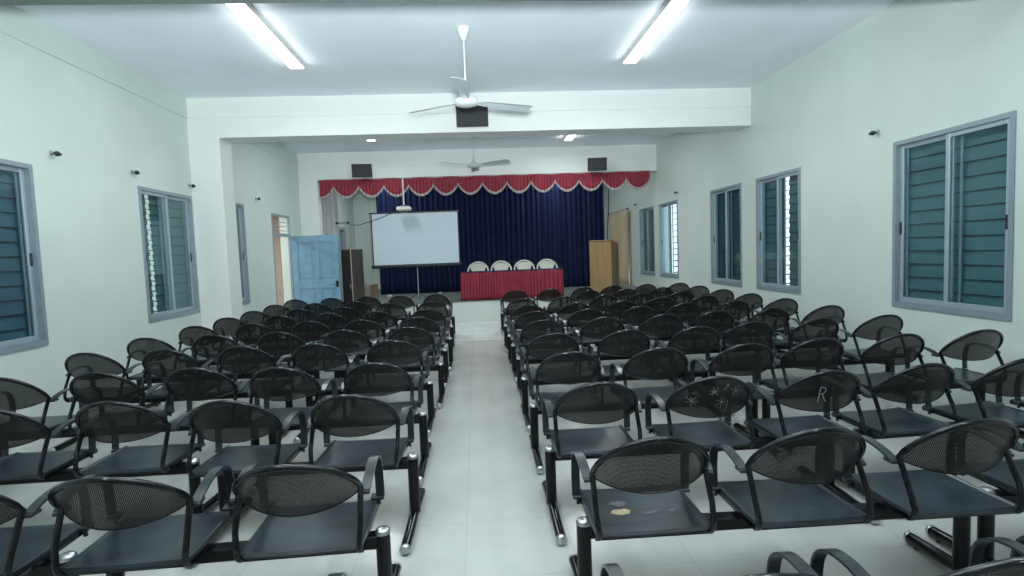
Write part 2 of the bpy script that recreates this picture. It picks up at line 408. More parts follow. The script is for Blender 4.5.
# ------------------------------------------------------------------ left doorway, corridor beyond, blue door
o = thing('door_1', (XF, 12.19, 0)); o['kind'] = 'structure'
fm = MB()
for a, b, c, d in ((-.55, -.52, 0, 2.63), (.51, .55, 0, 2.63), (-.52, .51, 2.58, 2.63), (-.52, .51, 2.16, 2.23)): fm.box(-.04, .012, a, b, c, d)
fm.build('door_frame', 'doorframe', o)
tb = MB()
for i in range(3): tb.tube([(-.05, -.49, 2.30+i*.09), (-.05, .49, 2.30+i*.09)], .008, 6)
tb.build('transom_bars', 'greymetal', o)
dl = thing('panel_door', (XF+.04, 12.68, 0), R(-9), 'blue glossy panelled door standing open into the hall beside the left doorway', 'door')
d = MB(); DW, DH, DT = 1.08, 2.18, .04
d.box(0, DW, -DT*.3, DT*.3, .02, DH)                       # recessed panels
for a, b, c, e in ((0, .13, .02, DH), (DW-.13, DW, .02, DH), (.13, DW-.13, .02, .24), (.13, DW-.13, 1.0, 1.18), (.13, DW-.13, DH-.15, DH), (.50, .62, .24, 1.0), (.50, .62, 1.18, DH-.15)):
    d.box(a, b, -DT/2-.006, DT/2+.006, c, e, bev=.004)
for a, b in ((.13, .50), (.62, DW-.13)):
    for c, e in ((.24, 1.0), (1.18, DH-.15)):
        d.box(a+.05, b-.05, -DT/2, DT/2, c+.05, e-.05, bev=.008)
d.build('door_leaf', 'door', dl)
lt = MB().box(DW-.09, DW-.03, -.055, -.026, 1.02, 1.16, bev=.005); lt.tube(spline([(DW-.06, -.05, 1.08), (DW-.06, -.085, 1.08), (DW-.12, -.09, 1.08)], 4), .009, 8)
lt.build('door_handle', 'dark', dl)
MB().box(DW-.065, DW-.045, -.034, -.026, 1.30, 1.44, bev=.003).build('bolt', 'chrome', dl)
# corridor that the doorway opens to
cm = MB(); cm.box(-7.0, -6.9, 9.5, 16.0, 0, 3.0); cm.box(-6.9, XF-T, 9.4, 9.5, 0, 3.0); cm.box(-6.9, XF-T, 16.0, 16.1, 0, 3.0); cm.box(-7, XF-T, 9.4, 16.1, -.1, 0); cm.box(-7, XF-T, 10.6, 16.1, 3.0, 3.1)
struct(cm, 'wall_corridor', 'corridor')
struct(MB().box(-4.95, -4.8, 12.95, 13.3, 0, 2.6), 'wall_corridor_pier', 'beam')
cl = thing('corridor_fill_light', (-5.6, 12.4, 2.99), 0, 'unseen lamp added to brighten the corridor beyond the left doorway', 'ceiling light')  # unseen fixture, added so the corridor shows brighter through the doorway
MB().box(-.12, .12, -.5, .5, -.05, 0, bev=.01).build('housing', 'whiteplastic', cl)
MB().box(-.10, .10, -.48, .48, -.056, -.05).build('diffuser', 'lamp', cl)
la = bpy.data.lights.new('corridor_fill', 'AREA'); la.shape = 'RECTANGLE'; la.size = .2; la.size_y = .9; la.energy = 60; la.color = (1, .98, .94)
lo = bpy.data.objects.new('corridor_fill', la); COL.objects.link(lo); lo.parent = cl; lo.location = (0, 0, -.07)
# doorway at the rear left of the stage
o = thing('door_2', (XF, 17.5, .52)); o['kind'] = 'structure'
fm = MB()
for a, b, c, e in ((-.5, -.43, 0, 2.08), (.43, .5, 0, 2.08), (-.43, .43, 2.0, 2.08)): fm.box(-.12, .02, a, b, c, e)
fm.build('door_frame', 'doorframe', o)
MB().box(-.10, -.06, -.43, .43, 0, 2.0).build('door_leaf', 'alu', o)

# ------------------------------------------------------------------ ceiling battens
def batten(x, y0, y1, label, pw=1.):
    o = thing('ceiling_light', (x, (y0+y1)/2, ZC), 0, label, 'ceiling light', 'long white ceiling lights')
    L = (y1-y0)/2
    b = MB(); b.box(-.105, .105, -L, L, -.045, 0, bev=.01); b.build('housing', 'whiteplastic', o)
    b = MB(); b.box(-.085, .085, -L+.02, L-.02, -.06, -.045, bev=.004); b.build('diffuser', 'lamp', o)
    la = bpy.data.lights.new('batten_light', 'AREA'); la.shape = 'RECTANGLE'; la.size = .13; la.size_y = 2*L-.06
    la.energy = pw*TUBE_WATT*(2*L/2.2); la.color = TUBE_COL; la.spread = R(175)
    lo = bpy.data.objects.new('batten_light', la); COL.objects.link(lo); lo.parent = o; lo.location = (0, 0, -.066)
    for e in (-1, 1):
        ls = bpy.data.lights.new('batten_side_light', 'AREA'); ls.shape = 'RECTANGLE'; ls.size = .04; ls.size_y = 2*L-.06
        ls.energy = pw*TUBE_SIDE*(2*L/2.2); ls.color = TUBE_COL
        so = bpy.data.objects.new('batten_side_light', ls); COL.objects.link(so); so.parent = o
        so.location = (e*.13, 0, -.085); so.rotation_euler = (0, -e*R(105), 0)
    return o
batten(-2.19, 5.05, 7.46, 'long white lit batten on the ceiling in the top left of the hall', 1.5)
batten(2.17, 5.05, 7.46, 'long white lit batten on the ceiling in the top right of the hall', 1.5)
batten(-2.1, 10.6, 12.1, 'small lit batten beyond the middle beam, left of the rear ceiling fan', 2.2)
batten(2.2, 10.6, 12.55, 'small lit batten beyond the middle beam, right of the rear ceiling fan', 2.0)
batten(-2.3, 14.6, 17.6, 'ceiling batten over the left of the stage, hidden by the stage beam', 1.4)
batten(2.3, 14.6, 17.6, 'ceiling batten over the right of the stage, hidden by the stage beam', 1.4)
batten(-2.19, .6, 2.9, 'lit ceiling batten over the nearest rows left of the aisle', .7)
batten(2.17, .6, 2.9, 'lit ceiling batten over the nearest rows right of the aisle', .7)
batten(-2.19, -3.6, -1.3, 'lit ceiling batten at the back left of the hall')
batten(2.17, -3.6, -1.3, 'lit ceiling batten at the back right of the hall')

# ------------------------------------------------------------------ fans
def fan(x, y, zh, Rb, angs, label, fm_):
    o = thing('ceiling_fan', (x, y, ZC), 0, label, 'ceiling fan')
    h = zh-ZC
    MB().lathe([(0, 0), (.075, 0), (.07, -.03), (.03, -.13), (.012, -.14), (0, -.14)], n=20).build('canopy', fm_, o)
    MB().tube([(0, 0, -.12), (0, 0, h+.09)], .011, 10).build('down_rod', fm_, o)
    mo = MB().lathe([(0, .13), (.03, .12), (.035, .06), (.06, .05), (.125, .03), (.135, 0), (.125, -.035), (.06, -.055), (0, -.06)], c=(0, 0, h), n=28).build('motor', fm_, o)
    for k, a in enumerate(angs):
        mtx = Matrix.Translation((0, 0, h+.005)) @ Matrix.Rotation(R(a), 4, 'Z') @ Matrix.Rotation(R(-13), 4, 'X')
        b = MB(); r0, r1 = .17, Rb
        prof = [(r0, .045), (r0+.06, .055), (r1*.6, .075), (r1-.03, .088), (r1, .078)]
        vs_ = []
        for (rr, wd) in prof:
            for yy, zz in ((-wd, -.004), (-wd*.3, .006), (wd, -.002)): vs_.append(mtx @ Vector((rr, yy, zz)))
            for yy, zz in ((wd, -.006), (-wd*.3, .002), (-wd, -.008)): vs_.append(mtx @ Vector((rr, yy, zz)))
        fs = [(i*6+k_, i*6+6+k_, i*6+6+(k_+1) % 6, i*6+(k_+1) % 6) for i in range(len(prof)-1) for k_ in range(6)]
        fs += [tuple(range(6)), tuple(reversed(range(24, 30)))]
        b.add(vs_, fs)
        bl = b.build('blade', fm_, o)
        c = MB().box(.10, .22, -.02, .02, -.004, .006, mtx=mtx); c.build('blade_bracket', fm_, bl)
    return o
fan(-.03, 6.35, 3.36, .84, (-94, 26, 148), 'white three-blade ceiling fan hanging in front of the middle beam', 'fan')
fan(.05, 11.5, 3.46, .82, (-32, -146, 88), 'grey-white three-blade ceiling fan near the stage curtain', 'fan2')

# ------------------------------------------------------------------ wall speakers
def speaker(x, y, z0, wd, ht, dp, tilt, rz, label):
    z0 -= .02; ht += .03; wd += .02
    o = thing('wall_speaker', (x, y, z0+ht/2), rz, label, 'speaker', 'black speakers on the beams')
    mtx = Matrix.Rotation(R(tilt), 4, 'X')
    b = MB()
    # trapezoid cabinet: front (towards -y) wider than back
    f0, b0 = wd/2, wd*.36
    vs_ = [Vector(p) for p in ((-f0, -dp, -ht/2), (f0, -dp, -ht/2), (b0, 0, -ht*.38), (-b0, 0, -ht*.38), (-f0, -dp, ht/2), (f0, -dp, ht/2), (b0, 0, ht*.38), (-b0, 0, ht*.38))]
    b.add([mtx @ v for v in vs_], [(3, 2, 1, 0), (4, 5, 6, 7), (0, 1, 5, 4), (1, 2, 6, 5), (2, 3, 7, 6), (3, 0, 4, 7)])
    b.build('cabinet', 'speaker', o)
    g = MB().box(-f0*.93, f0*.93, -dp-.012, -dp, -ht*.44, ht*.44, mtx=mtx, bev=.008); g.build('grille', 'grille', o)
    MB().box(-.03, .03, -.10, .20-.02, .0, .03).build('bracket', 'dark', o)
    return o
speaker(.04, 8.66, 3.62, .46, .28, .22, 12, 0, 'black box speaker on the middle beam just below the near ceiling fan')
speaker(-2.57, 13.38, 3.58, .44, .28, .22, 14, R(6), 'black box speaker over the left end of the red valance')
speaker(3.02, 13.38, 3.58, .44, .28, .22, 14, R(-6), 'black box speaker over the right end of the red valance')

# ------------------------------------------------------------------ curtain rod brackets on the walls
def rod_bracket(x, y, z, s, label, big=.65):
    z += .03
    o = thing('curtain_rod_bracket', (x, y, z), 0, label, 'bracket', 'curtain rod brackets on the side walls')
    MB().lathe([(0, 0), (.028, 0), (.028, .008), (.012, .014), (0, .014)], n=12, axis='x').build('wall_plate', 'greymetal', o).scale = (-s, 1, 1)
    a = MB().tube([(0, 0, 0), (-s*.08*big, 0, -.005)], .008, 8); a.build('arm', 'greymetal', o)
    k = MB().lathe([(0, -.03), (.018, -.025), (.028, 0), (.02, .03), (.012, .055), (0, .06)], c=(-s*.09*big, -.0, -.01), n=12, axis='y'); k.build('holder', 'dark', o)
    return o
for yy, nm in ((6.05, 'left wall between its two windows, nearer one'), (7.39, 'left wall just before the second window'), (8.80, 'left wall at the corner by the pier')):
    rod_bracket(XL, yy, 2.82, -1, 'small dark curtain rod bracket on the '+nm)
rod_bracket(XF, 10.9, 2.82, -1, 'small dark curtain rod bracket on the left wall between the narrow window and the doorway')
for yy, nm in ((6.02, 'right wall left of the large near window'), (12.16, 'right wall above the bright window by the stage'), (15.3, 'right wall just inside the stage')):
    rod_bracket(XR, yy, 2.82, 1, 'small dark curtain rod bracket on the '+nm)

# ------------------------------------------------------------------ stage dressing
# scalloped valance
xa, xb = -3.64, 4.39; SC = .592; XC0 = -3.305
def scal(x):
    u = ((x-XC0)/SC) % 1.0
    return 3.345-.245*(math.sin(PI*u))**.75
def vfold(x): return -.012*math.sin(x*9)+.05*(1-abs(math.sin(x*38+.8*math.sin(x*3))))**3
NV = 1500
vb = MB()
vb.grid(lambda u, v: Vector((xa+(xb-xa)*u, YP-.06+vfold(xa+(xb-xa)*u)*(1-v*.7), scal(xa+(xb-xa)*u)*(1-v)+3.53*v)), NV, 4)
va = thing('scalloped_valance', (0, 0, 0), 0, 'red scalloped valance with off-white fringe across the top of the stage', 'valance')
vb.build('valance_cloth', 'red', va, solid=.004)
fb = MB(); fb.grid(lambda u, v: Vector((xa+(xb-xa)*u, YP-.066+vfold(xa+(xb-xa)*u), scal(xa+(xb-xa)*u)-.035+.065*v)), NV, 1)
fb.build('fringe', 'fringe', va, solid=.008)
MB().tube([(xa, YP-.05, 3.515), (xb, YP-.05, 3.515)], .012, 8).build('valance_rail', 'greymetal', va)

def pleated(name, x0, x1, z0, z1, amp, per, material, along='x', at_=0., seed=1, label='', cat='curtain', taper=0.):
    rnd = random.Random(seed); ph = [rnd.uniform(0, 6.28) for _ in range(4)]
    L = x1-x0; n = int(abs(L)/per*12)
    def fn(u, v):
        q = x0+L*u; a = amp*(.55+.45*v if taper else 1)
        off = a*math.sin(2*PI*q/per+.8*math.sin(q*1.7+ph[0]))+a*.35*math.sin(2*PI*q/per*2.3+ph[1])+.01*math.sin(v*5+q*3)
        if taper: q = x0+L*(u*(1-taper*math.sin(PI*min(1, (1-v)*1.1))))
        z = z0+(z1-z0)*v
        return Vector((q, at_+off, z)) if along == 'x' else Vector((at_+off, q, z))
    b = MB().grid(fn, n, 10); o_ = b.build(name, material, solid=.004)
    return tag(o_, label, cat)
pleated('stage_backdrop_curtain', -2.80, 3.86, .535, 3.72, .055, .15, 'navy', 'x', 16.3, 2, 'dark navy pleated backdrop curtain across the rear of the stage')
MB_ = MB().tube([(-2.9, 16.3, 3.76), (3.95, 16.3, 3.76)], .016, 8)
for x_ in (-2.6, .5, 3.6): MB_.tube([(x_, 16.3, 3.76), (x_, 16.3, ZC)], .008, 6)
tag(MB_.build('curtain_rail', 'greymetal'), 'grey rail hung from the ceiling that carries the navy backdrop', 'rail')
pleated('side_drape', -3.86, -3.42, .53, 3.52, .05, .14, 'drape', 'x', 14.35, 3, 'pale grey side drape at the left edge of the stage opening')
dr = pleated('doorway_drape', 15.92, 18.2, .53, 2.735, .035, .19, 'beige', 'y', XR-.09, 5, 'beige drape hanging over the bright doorway at the right of the stage', taper=.06)
rd = thing('curtain_rod', (XR-.09, 17.1, 2.78), 0, 'dark rod with end knobs above the beige drape', 'rod')
MB().tube([(0, -1.1, 0), (0, 1.1, 0)], .012, 8).build('rod', 'dark', rd)
for e in (-1, 1): MB().lathe([(0, -.04), (.03, -.02), (.035, 0), (.03, .02), (0, .04)], c=(0, e*1.13, 0), n=12, axis='y').build('finial', 'dark', rd)
tag(MB().tube(spline([(3.98, 16.1, 3.7), (3.96, 16.05, 3.0), (3.90, 16.0, 2.2), (3.86, 15.9, 1.4), (3.9, 15.8, .53)], 6), .012, 6).build('hanging_cord', 'dark'), 'dark cord hanging beside the right edge of the navy curtain', 'cord')

# head table under its cloth
TX0, TX1, TY0, TY1, TZ = -.36, 2.10, 13.20, 13.84, 1.20
tbm = thing('head_table', ((TX0+TX1)/2, (TY0+TY1)/2, .52), 0, 'long table on the stage hidden under the maroon skirt cloth', 'table')
hw_, hd_ = (TX1-TX0)/2-.04, (TY1-TY0)/2-.04
MB().box(-hw_, hw_, -hd_, hd_, .63, .665, bev=.005).build('table_top', 'woodside', tbm)
for sx_ in (-1, 1):
    for sy_ in (-1, 1): MB().box(sx_*(hw_-.06)-.02, sx_*(hw_-.06)+.02, sy_*(hd_-.05)-.02, sy_*(hd_-.05)+.02, 0, .63).build('leg', 'dark', tbm)
tc_ = thing('tablecloth', ((TX0+TX1)/2, (TY0+TY1)/2, .52), 0, 'maroon pleated skirt cloth draped over the head table on the stage', 'tablecloth')
W2, D2 = (TX1-TX0)/2, (TY1-TY0)/2
per_ = [(-W2, -D2), (W2, -D2), (W2, D2), (-W2, D2), (-W2, -D2)]
pts_ = []
for i in range(4):
    a, b = Vector(per_[i]+(0,)), Vector(per_[i+1]+(0,)); L = (b-a).length; n = int(L/.0055); t = (b-a)/L; nrm = Vector((t.y, -t.x, 0))
    for k in range(n): pts_.append((a+t*L*k/n, nrm, i*7+L*k/n))
sk = MB(); NP = len(pts_)
def skirt(u, v):
    p, nrm, q = pts_[int(round(u*NP)) % NP]
    off = (.02+.02*(1-v))*math.sin(q*2*PI/.31+1)*.4-(.020+.035*(1-v)**.5)*(1-abs(math.sin(q*PI/(.068+.004*math.sin(q*3)))))**3+.02*(1-v)
    return Vector((p.x, p.y, .01+(.675-.01)*v))+nrm*off
sk.grid(skirt, NP, 8)
sk.build('skirt', 'redcloth', tc_, solid=.003)
MB().box(-W2-.005, W2+.005, -D2-.005, D2+.005, .668, .680, bev=.004).build('cloth_top', 'navy', tc_)

# monobloc chairs behind the head table
def monobloc(x, y, label):
    o = thing('plastic_chair', (x, y, .52), PI, label, 'plastic chair', 'cream plastic chairs behind the head table')
    # local: chair faces +y ; here turned to face the hall
    s_ = MB(); s_.grid(lambda u, v: Vector(((u-.5)*.46*(1-.12*(1-v)), -.20+.43*v, .43-.02*math.sin(PI*u)*math.sin(PI*v)-.02*max(0, v-.85)/.15)), 10, 10)
    s_.build('seat', 'chairplastic', o, solid=.012)
    b_ = MB()
    def bk(u, v):
        x_ = (u-.5)*2
        hw = .15+.02*v+.055*max(0, v-.62)/.38
        top = .86-.085*abs(x_)**2.4
        z = .44+(top-.44)*v
        return Vector((x_*hw, -.19-.10*v-.03*(1-x_*x_), z))
    b_.grid(bk, 14, 12); b_.build('backrest', 'chairplastic', o, solid=.014)
    rim = [Vector((.262*math.sin(R(t)), -.30+.10*(1-math.cos(R(t))), .665+.225*math.cos(R(t)))) for t in range(-90, 91, 10)]
    MB().tube(rim, .021, 8).build('back_rim', 'chairplastic', o)
    for e in (-1, 1):
        a_ = MB(); a_.ribbon(spline([(e*.262, -.20, .668), (e*.265, -.08, .65), (e*.266, .06, .645), (e*.264, .15, .62), (e*.256, .20, .54)], 5), (1, 0, 0), .045, .016)
        a_.build('armrest', 'chairplastic', o)
    for ex in (-1, 1):
        for ey in (-1, 1):
            l_ = MB(); top = (ex*.21, ey*.19, .44); bot = (ex*.25, ey*.25, .0)
            if ey > 0: l_.tube([(ex*.262, .20, .56), (ex*.252, .21, .42), bot], [.022, .024, .016], 8)
            else: l_.tube([top, bot], [.026, .016], 8)
            l_.build('leg', 'chairplastic', o)
    return o
for x_, nm in ((.06, 'leftmost of the four'), (.67, 'second from the left of the four'), (1.28, 'third from the left of the four'), (1.89, 'rightmost of the four, nearest the lectern')):
    monobloc(x_, 14.32, 'cream plastic armchair behind the maroon table, '+nm)

# lectern
lc = thing('lectern', (3.30, 14.0, .52), R(-42), 'tall light wooden lectern at the right of the stage', 'lectern')
b = MB(); b.box(-.31, .31, -.20, -.18, .02, 1.30); b.build('front_panel', 'wood', lc)
for e in (-1, 1):
    b = MB(); x_ = e*.30
    b.add([(x_-.01, -.18, .02), (x_+.01, -.18, .02), (x_+.01, .20, .02), (x_-.01, .20, .02), (x_-.01, -.18, 1.30), (x_+.01, -.18, 1.30), (x_+.01, .20, 1.24), (x_-.01, .20, 1.24)],
          [(3, 2, 1, 0), (4, 5, 6, 7), (0, 1, 5, 4), (1, 2, 6, 5), (2, 3, 7, 6), (3, 0, 4, 7)])
    b.build('side_panel', 'woodside', lc)
b = MB(); mt_ = Matrix.Translation((0, 0, 1.285)) @ Matrix.Rotation(R(-8.5), 4, 'X'); b.box(-.32, .32, -.21, .21, 0, .022, mtx=mt_, bev=.004); b.build('top_board', 'wood', lc)
b = MB(); b.box(-.29, .29, -.18, .19, .75, .77); b.build('shelf', 'wood', lc)
b = MB(); b.box(-.32, .32, -.21, .21, 0, .03); b.build('plinth', 'woodside', lc)

# projection screen on its tripod
ps = thing('projection_screen', (-1.47, 13.98, .52), R(-1), 'white projection screen on a tripod at the left of the stage', 'projection screen')
MB().box(-1.06, 1.06, -.006, 0, .91, 2.20).build('screen_fabric', 'screen', ps)
b = MB()
for a_, c_ in ((-1.085, -1.06), (1.06, 1.085)): b.box(a_, c_, -.010, .004, .86, 2.2)
b.build('border', 'dark', ps)
MB().box(-1.12, 1.12, -.03, .025, 2.19, 2.225, bev=.005).build('top_bar', 'dark', ps)
MB().tube([(-1.12, 0, .875), (1.12, 0, .875)], .042, 12).build('roller_case', 'dark', ps)
MB().tube([(0, .06, .10), (0, .06, 2.2)], .014, 8).build('pole', 'greymetal', ps)
for a_ in (90, 210, 330):
    MB().tube([(0, .06, .20), (.28*math.cos(R(a_)), .06+.28*math.sin(R(a_)), .012)], .009, 6).build('leg', 'dark', ps)

# projector hanging from the stage beam
pj_ = thing('ceiling_projector', (-1.66, 13.48, 3.53), 0, 'white projector hanging on a pole from the stage beam before the screen', 'projector')
MB().box(-.05, .05, -.05, .10, -.02, 0).build('ceiling_plate', 'whiteplastic', pj_)
MB().tube([(0, 0, 0), (0, 0, -.66)], .020, 10).build('pole', 'whiteplastic', pj_)
b = MB(); b.box(-.17, .17, -.14, .14, -.79, -.70, bev=.02); b.build('body', 'whiteplastic', pj_)
MB().lathe([(0, -.03), (.04, -.03), (.045, .02), (0, .02)], c=(.07, .15, -.745), n=14, axis='y').build('lens', 'dark', pj_)
b = MB()
for a_ in ((-.1, -.08), (.1, -.08), (-.1, .08), (.1, .08)): b.tube([(a_[0], a_[1], -.70), (0, 0, -.65)], .006, 6)
b.tube([(-.09, 0, -.79), (-.05, 0, -.85), (.05, 0, -.85), (.09, 0, -.79)], .006, 6)
b.build('bracket', 'greymetal', pj_)
tag(MB().tube(spline([(-1.80, 13.5, 2.76), (-2.05, 13.6, 2.66), (-2.4, 13.7, 2.55), (-2.9, 13.95, 2.45), (-3.14, 14.13, 2.52)], 6), .009, 6).build('projector_cable', 'dark'), 'thin dark cable sagging from the projector to the left side of the stage', 'cable')
rb = thing('stage_rod_bracket', (-3.30, 14.15, 2.53), 0, 'dark short curtain rod with knobs at the side drape', 'rod')
MB().tube([(-.12, 0, 0), (.14, 0, 0)], .010, 8).build('rod', 'dark', rb)
for e in (-.13, .15): MB().lathe([(0, -.03), (.03, -.02), (.035, 0), (.03, .02), (0, .03)], c=(e, 0, 0), n=10, axis='x').build('finial', 'dark', rb)

# cabinet, carton, mop, litter
cb = thing('storage_cabinet', (-2.80, 12.82, 0), R(-37), 'narrow dark brown cabinet between the blue door and the stage', 'cabinet')
b = MB(); b.box(-.16, .16, -.17, .17, .04, 1.84, bev=.004); b.build('body', 'cabinet2', cb)
b = MB(); b.box(-.155, .155, -.19, -.171, .06, 1.82, bev=.003); dd = b.build('door', 'cabinet', cb)
MB().tube([(.13, -.205, .95), (.13, -.205, 1.07)], .006, 6).build('handle', 'chrome', dd)
MB().box(-.15, .15, -.16, .16, 0, .04).build('plinth', 'handle', cb)
MB().box(.156, .166, -.192, -.178, .05, 1.83).build('edge_strip', 'beige', cb)
cx = thing('cardboard_carton', (-2.74, 14.25, .52), R(-32), 'plain brown cardboard carton standing on the stage beside the cabinet', 'carton')
b = MB(); b.box(-.17, .17, -.14, .14, 0, .44); b.build('body', 'card', cx)
MB().box(.170, .173, -.138, .138, .0, .438).build('dark_side', 'cardside', cx)  # right face sheet, darker brown than the carton
b = MB()
for e in (-1, 1): b.box(-.17, .17, min(e*.002, e*.14), max(e*.002, e*.14), .441, .446)
b.build('flap', 'card', cx)
mp_ = thing('mop', (-2.98, 14.45, .52), 0, 'mop leaning upright behind the cardboard carton', 'mop')
MB().tube([(0, 0, .05), (-.06, .10, 1.12)], .011, 8).build('handle', 'dark', mp_)
b = MB()
for i in range(14):
    a_ = i*.45; b.tube([(.0, .0, .10), (.05*math.cos(a_), .05*math.sin(a_), .05), (.08*math.cos(a_), .08*math.sin(a_), .012)], .009, 5)
b.build('mop_head', 'drape', mp_)
def crumple(x, y, sc, label):
    rr = random.Random(int(x*100)); b = MB(); n = 10
    ph = [rr.uniform(0, 6) for _ in range(6)]
    def fn(u, v):
        th = 2*PI*u; f = PI*v; r = sc*(1+.22*math.sin(3*th+ph[0])*math.sin(f)+.18*math.sin(5*f+ph[1]))
        return Vector((x+r*math.sin(f)*math.cos(th)*1.3, y+r*math.sin(f)*math.sin(th), .52+sc*.62+r*.6*math.cos(f)))
    b.grid(fn, 14, 9, smooth=False); tag(b.build('crumpled_paper', 'whiteplastic'), label, 'paper')
crumple(-2.42, 15.4, .06, 'small crumpled white paper on the stage floor left of the screen pole')
crumple(-1.05, 15.9, .04, 'tiny crumpled white paper on the stage floor right of the screen pole')

# ================================================================== bench seating
PX = .694
# --- seat part meshes (origin: seat centre line, y=0 where the top of the back is, z=0 floor)
AX, HZ, ZJ, YJ = .250, .196, .682, .18
def arch(th):
    return Vector((AX*math.sin(th), YJ-.165*math.cos(th), ZJ+HZ*math.cos(th)))
def back_y(x, z):
    u = max(-1, min(1, x/AX)); k = math.sqrt(max(0, 1-u*u)); zt = ZJ+HZ*k; yt = YJ-.165*k
    zb = ZJ-.005-.058*k**1.3; yb_ = YJ-.085*k*k
    v = (z-zb)/max(1e-4, zt-zb); return yb_+(yt-yb_)*v
def frame_mesh():
    left = spline([(-.240, .23, .424), (-.240, .18, .424), (-.241, .115, .428), (-.246, .088, .47), (-.254, .118, .57)], 5)[:-1]
    a_ = [arch(R(t)) for t in range(-90, 91, 9)]
    right = [Vector((-p.x, p.y, p.z)) for p in reversed(left)]
    pts = left+a_+right
    return MB().tube(pts, .0130, 12).mesh('back_frame', 'steel')
def panel_mb():
    b = MB(); nu, nv = 28, 8
    def fn(u, v):
        x = AX*.985*math.sin((u-.5)*PI); k = math.sqrt(max(0, 1-(x/AX)**2)); zt = ZJ+HZ*k; zb = ZJ-.005-.058*k**1.3
        z = zb+(zt-zb)*v; return Vector((x, back_y(x, z)+.0, z))
    b.grid(fn, nu, nv)
    # rolled lower lip
    lip = [fn(i/nu, 0) for i in range(nu+1)]
    b.tube(lip, .0035, 6, mi=1)
    return b
def mark_stroke(b, p, q, wdt, mi=2):
    """thin paint stroke lying on the rear of the back panel, from (x,z) to (x,z)"""
    p, q = Vector((*p, 0)), Vector((*q, 0)); t = (q-p).normalized(); n = Vector((-t.y, t.x, 0))*wdt/2
    vs_ = []
    for c in (p-n*.3, q-n*.3, q+n*.3, p+n*.3) if False else (p-n, q-n, q+n, p+n): vs_.append(Vector((c.x, back_y(c.x, c.y)-.0035, c.y)))
    b.add(vs_, [(0, 1, 2, 3)], mi)
def pan_mb(marks=None):
    b = MB(); hw = .255; y0, y1 = .105, .575; n = 10
    prof = [(y0+.004, .428), (y0, .440), (y0+.008, .452), (y0+.03, .4515), (.20, .4495), (.32, .448), (.44, .448), (.52, .4485), (.555, .446), (y1-.006, .436), (y1, .420)]
    xs = [(-hw, -.010), (-hw+.004, .005), (-hw+.014, .006), (-hw+.024, .0), (-.12, -.003), (0, -.004), (.12, -.003), (hw-.024, .0), (hw-.014, .006), (hw-.004, .005), (hw, -.010)]
    vs_ = [Vector((x, y, z+dz)) for (y, z) in prof for (x, dz) in xs]; N = len(xs)
    fs = [(j*N+i, j*N+i+1, (j+1)*N+i+1, (j+1)*N+i) for j in range(len(prof)-1) for i in range(N-1)]
    b.add(vs_, fs, 0, False)
    # underside and skirts
    b.box(-hw+.004, hw-.004, y0+.006, y1-.006, .418, .430, mi=1)
    for e in (-1, 1): b.box(min(e*(hw-.012), e*hw), max(e*(hw-.012), e*hw), y0+.01, y1-.01, .415, .436, mi=1)
    b.box(-.16, .16, .25, .37, .395, .418, mi=1)
    return b
def blob(b, x, y, rx, ry, mi, seed):
    rr = random.Random(seed); n = 16; z = .4472
    vs_ = [Vector((x, y, z))]+[Vector((x+rx*rr.uniform(.65, 1.1)*math.cos(2*PI*k/n), y+ry*rr.uniform(.65, 1.1)*math.sin(2*PI*k/n), z)) for k in range(n)]
    b.add(vs_, [(0, 1+k, 1+(k+1) % n) for k in range(n)], mi)
def arm_mesh(e):
    b = MB(); x = e*.274
    b.ribbon(spline([(x-e*.006, YJ+.005, .662), (x, .25, .690), (x, .34, .703), (x, .42, .692), (x, .475, .650), (x, .495, .58), (x, .495, .50), (x, .490, .455)], 4), (1, 0, 0), .041, .010)
    b.box(min(x-e*.045, x+e*.018), max(x-e*.045, x+e*.018), .47, .515, .436, .452, bev=.003)
    b.box(min(x-e*.028, x+e*.014), max(x-e*.028, x+e*.014), YJ-.010, YJ+.05, .648, .664, bev=.003)
    b.tube([(x-e*.01, .4925, .438), (x-e*.01, .4925, .405)], .010, 8)
    return b.mesh('armrest', 'arm')
ME = {'frame': frame_mesh(), 'panel': panel_mb().mesh('perforated_back', ['perf', 'steel']), 'pan': pan_mb().mesh('seat', ['pan', 'steel']), 'arm1': arm_mesh(1), 'arm-1': arm_mesh(-1)}
# painted star splashes on one back
b = panel_mb(); rs_ = random.Random(3)
for (cx_, cz_, rr) in ((-.135, .732, .042), (-.012, .79, .036), (.125, .785, .04), (.04, .722, .036)):
    for k in range(7):
        a_ = k*PI*2/7+rs_.uniform(-.2, .2); L = rr*rs_.uniform(.6, 1.1)
        mark_stroke(b, (cx_, cz_), (cx_+L*math.cos(a_), cz_+L*math.sin(a_)), .0026)
mark_stroke(b, (.045, .80), (.075, .83), .006); mark_stroke(b, (.06, .835), (.075, .83), .008); mark_stroke(b, (.075, .66), (.08, .73), .003)
ME['panel_stars'] = b.mesh('perforated_back', ['perf', 'steel', 'scribble'])
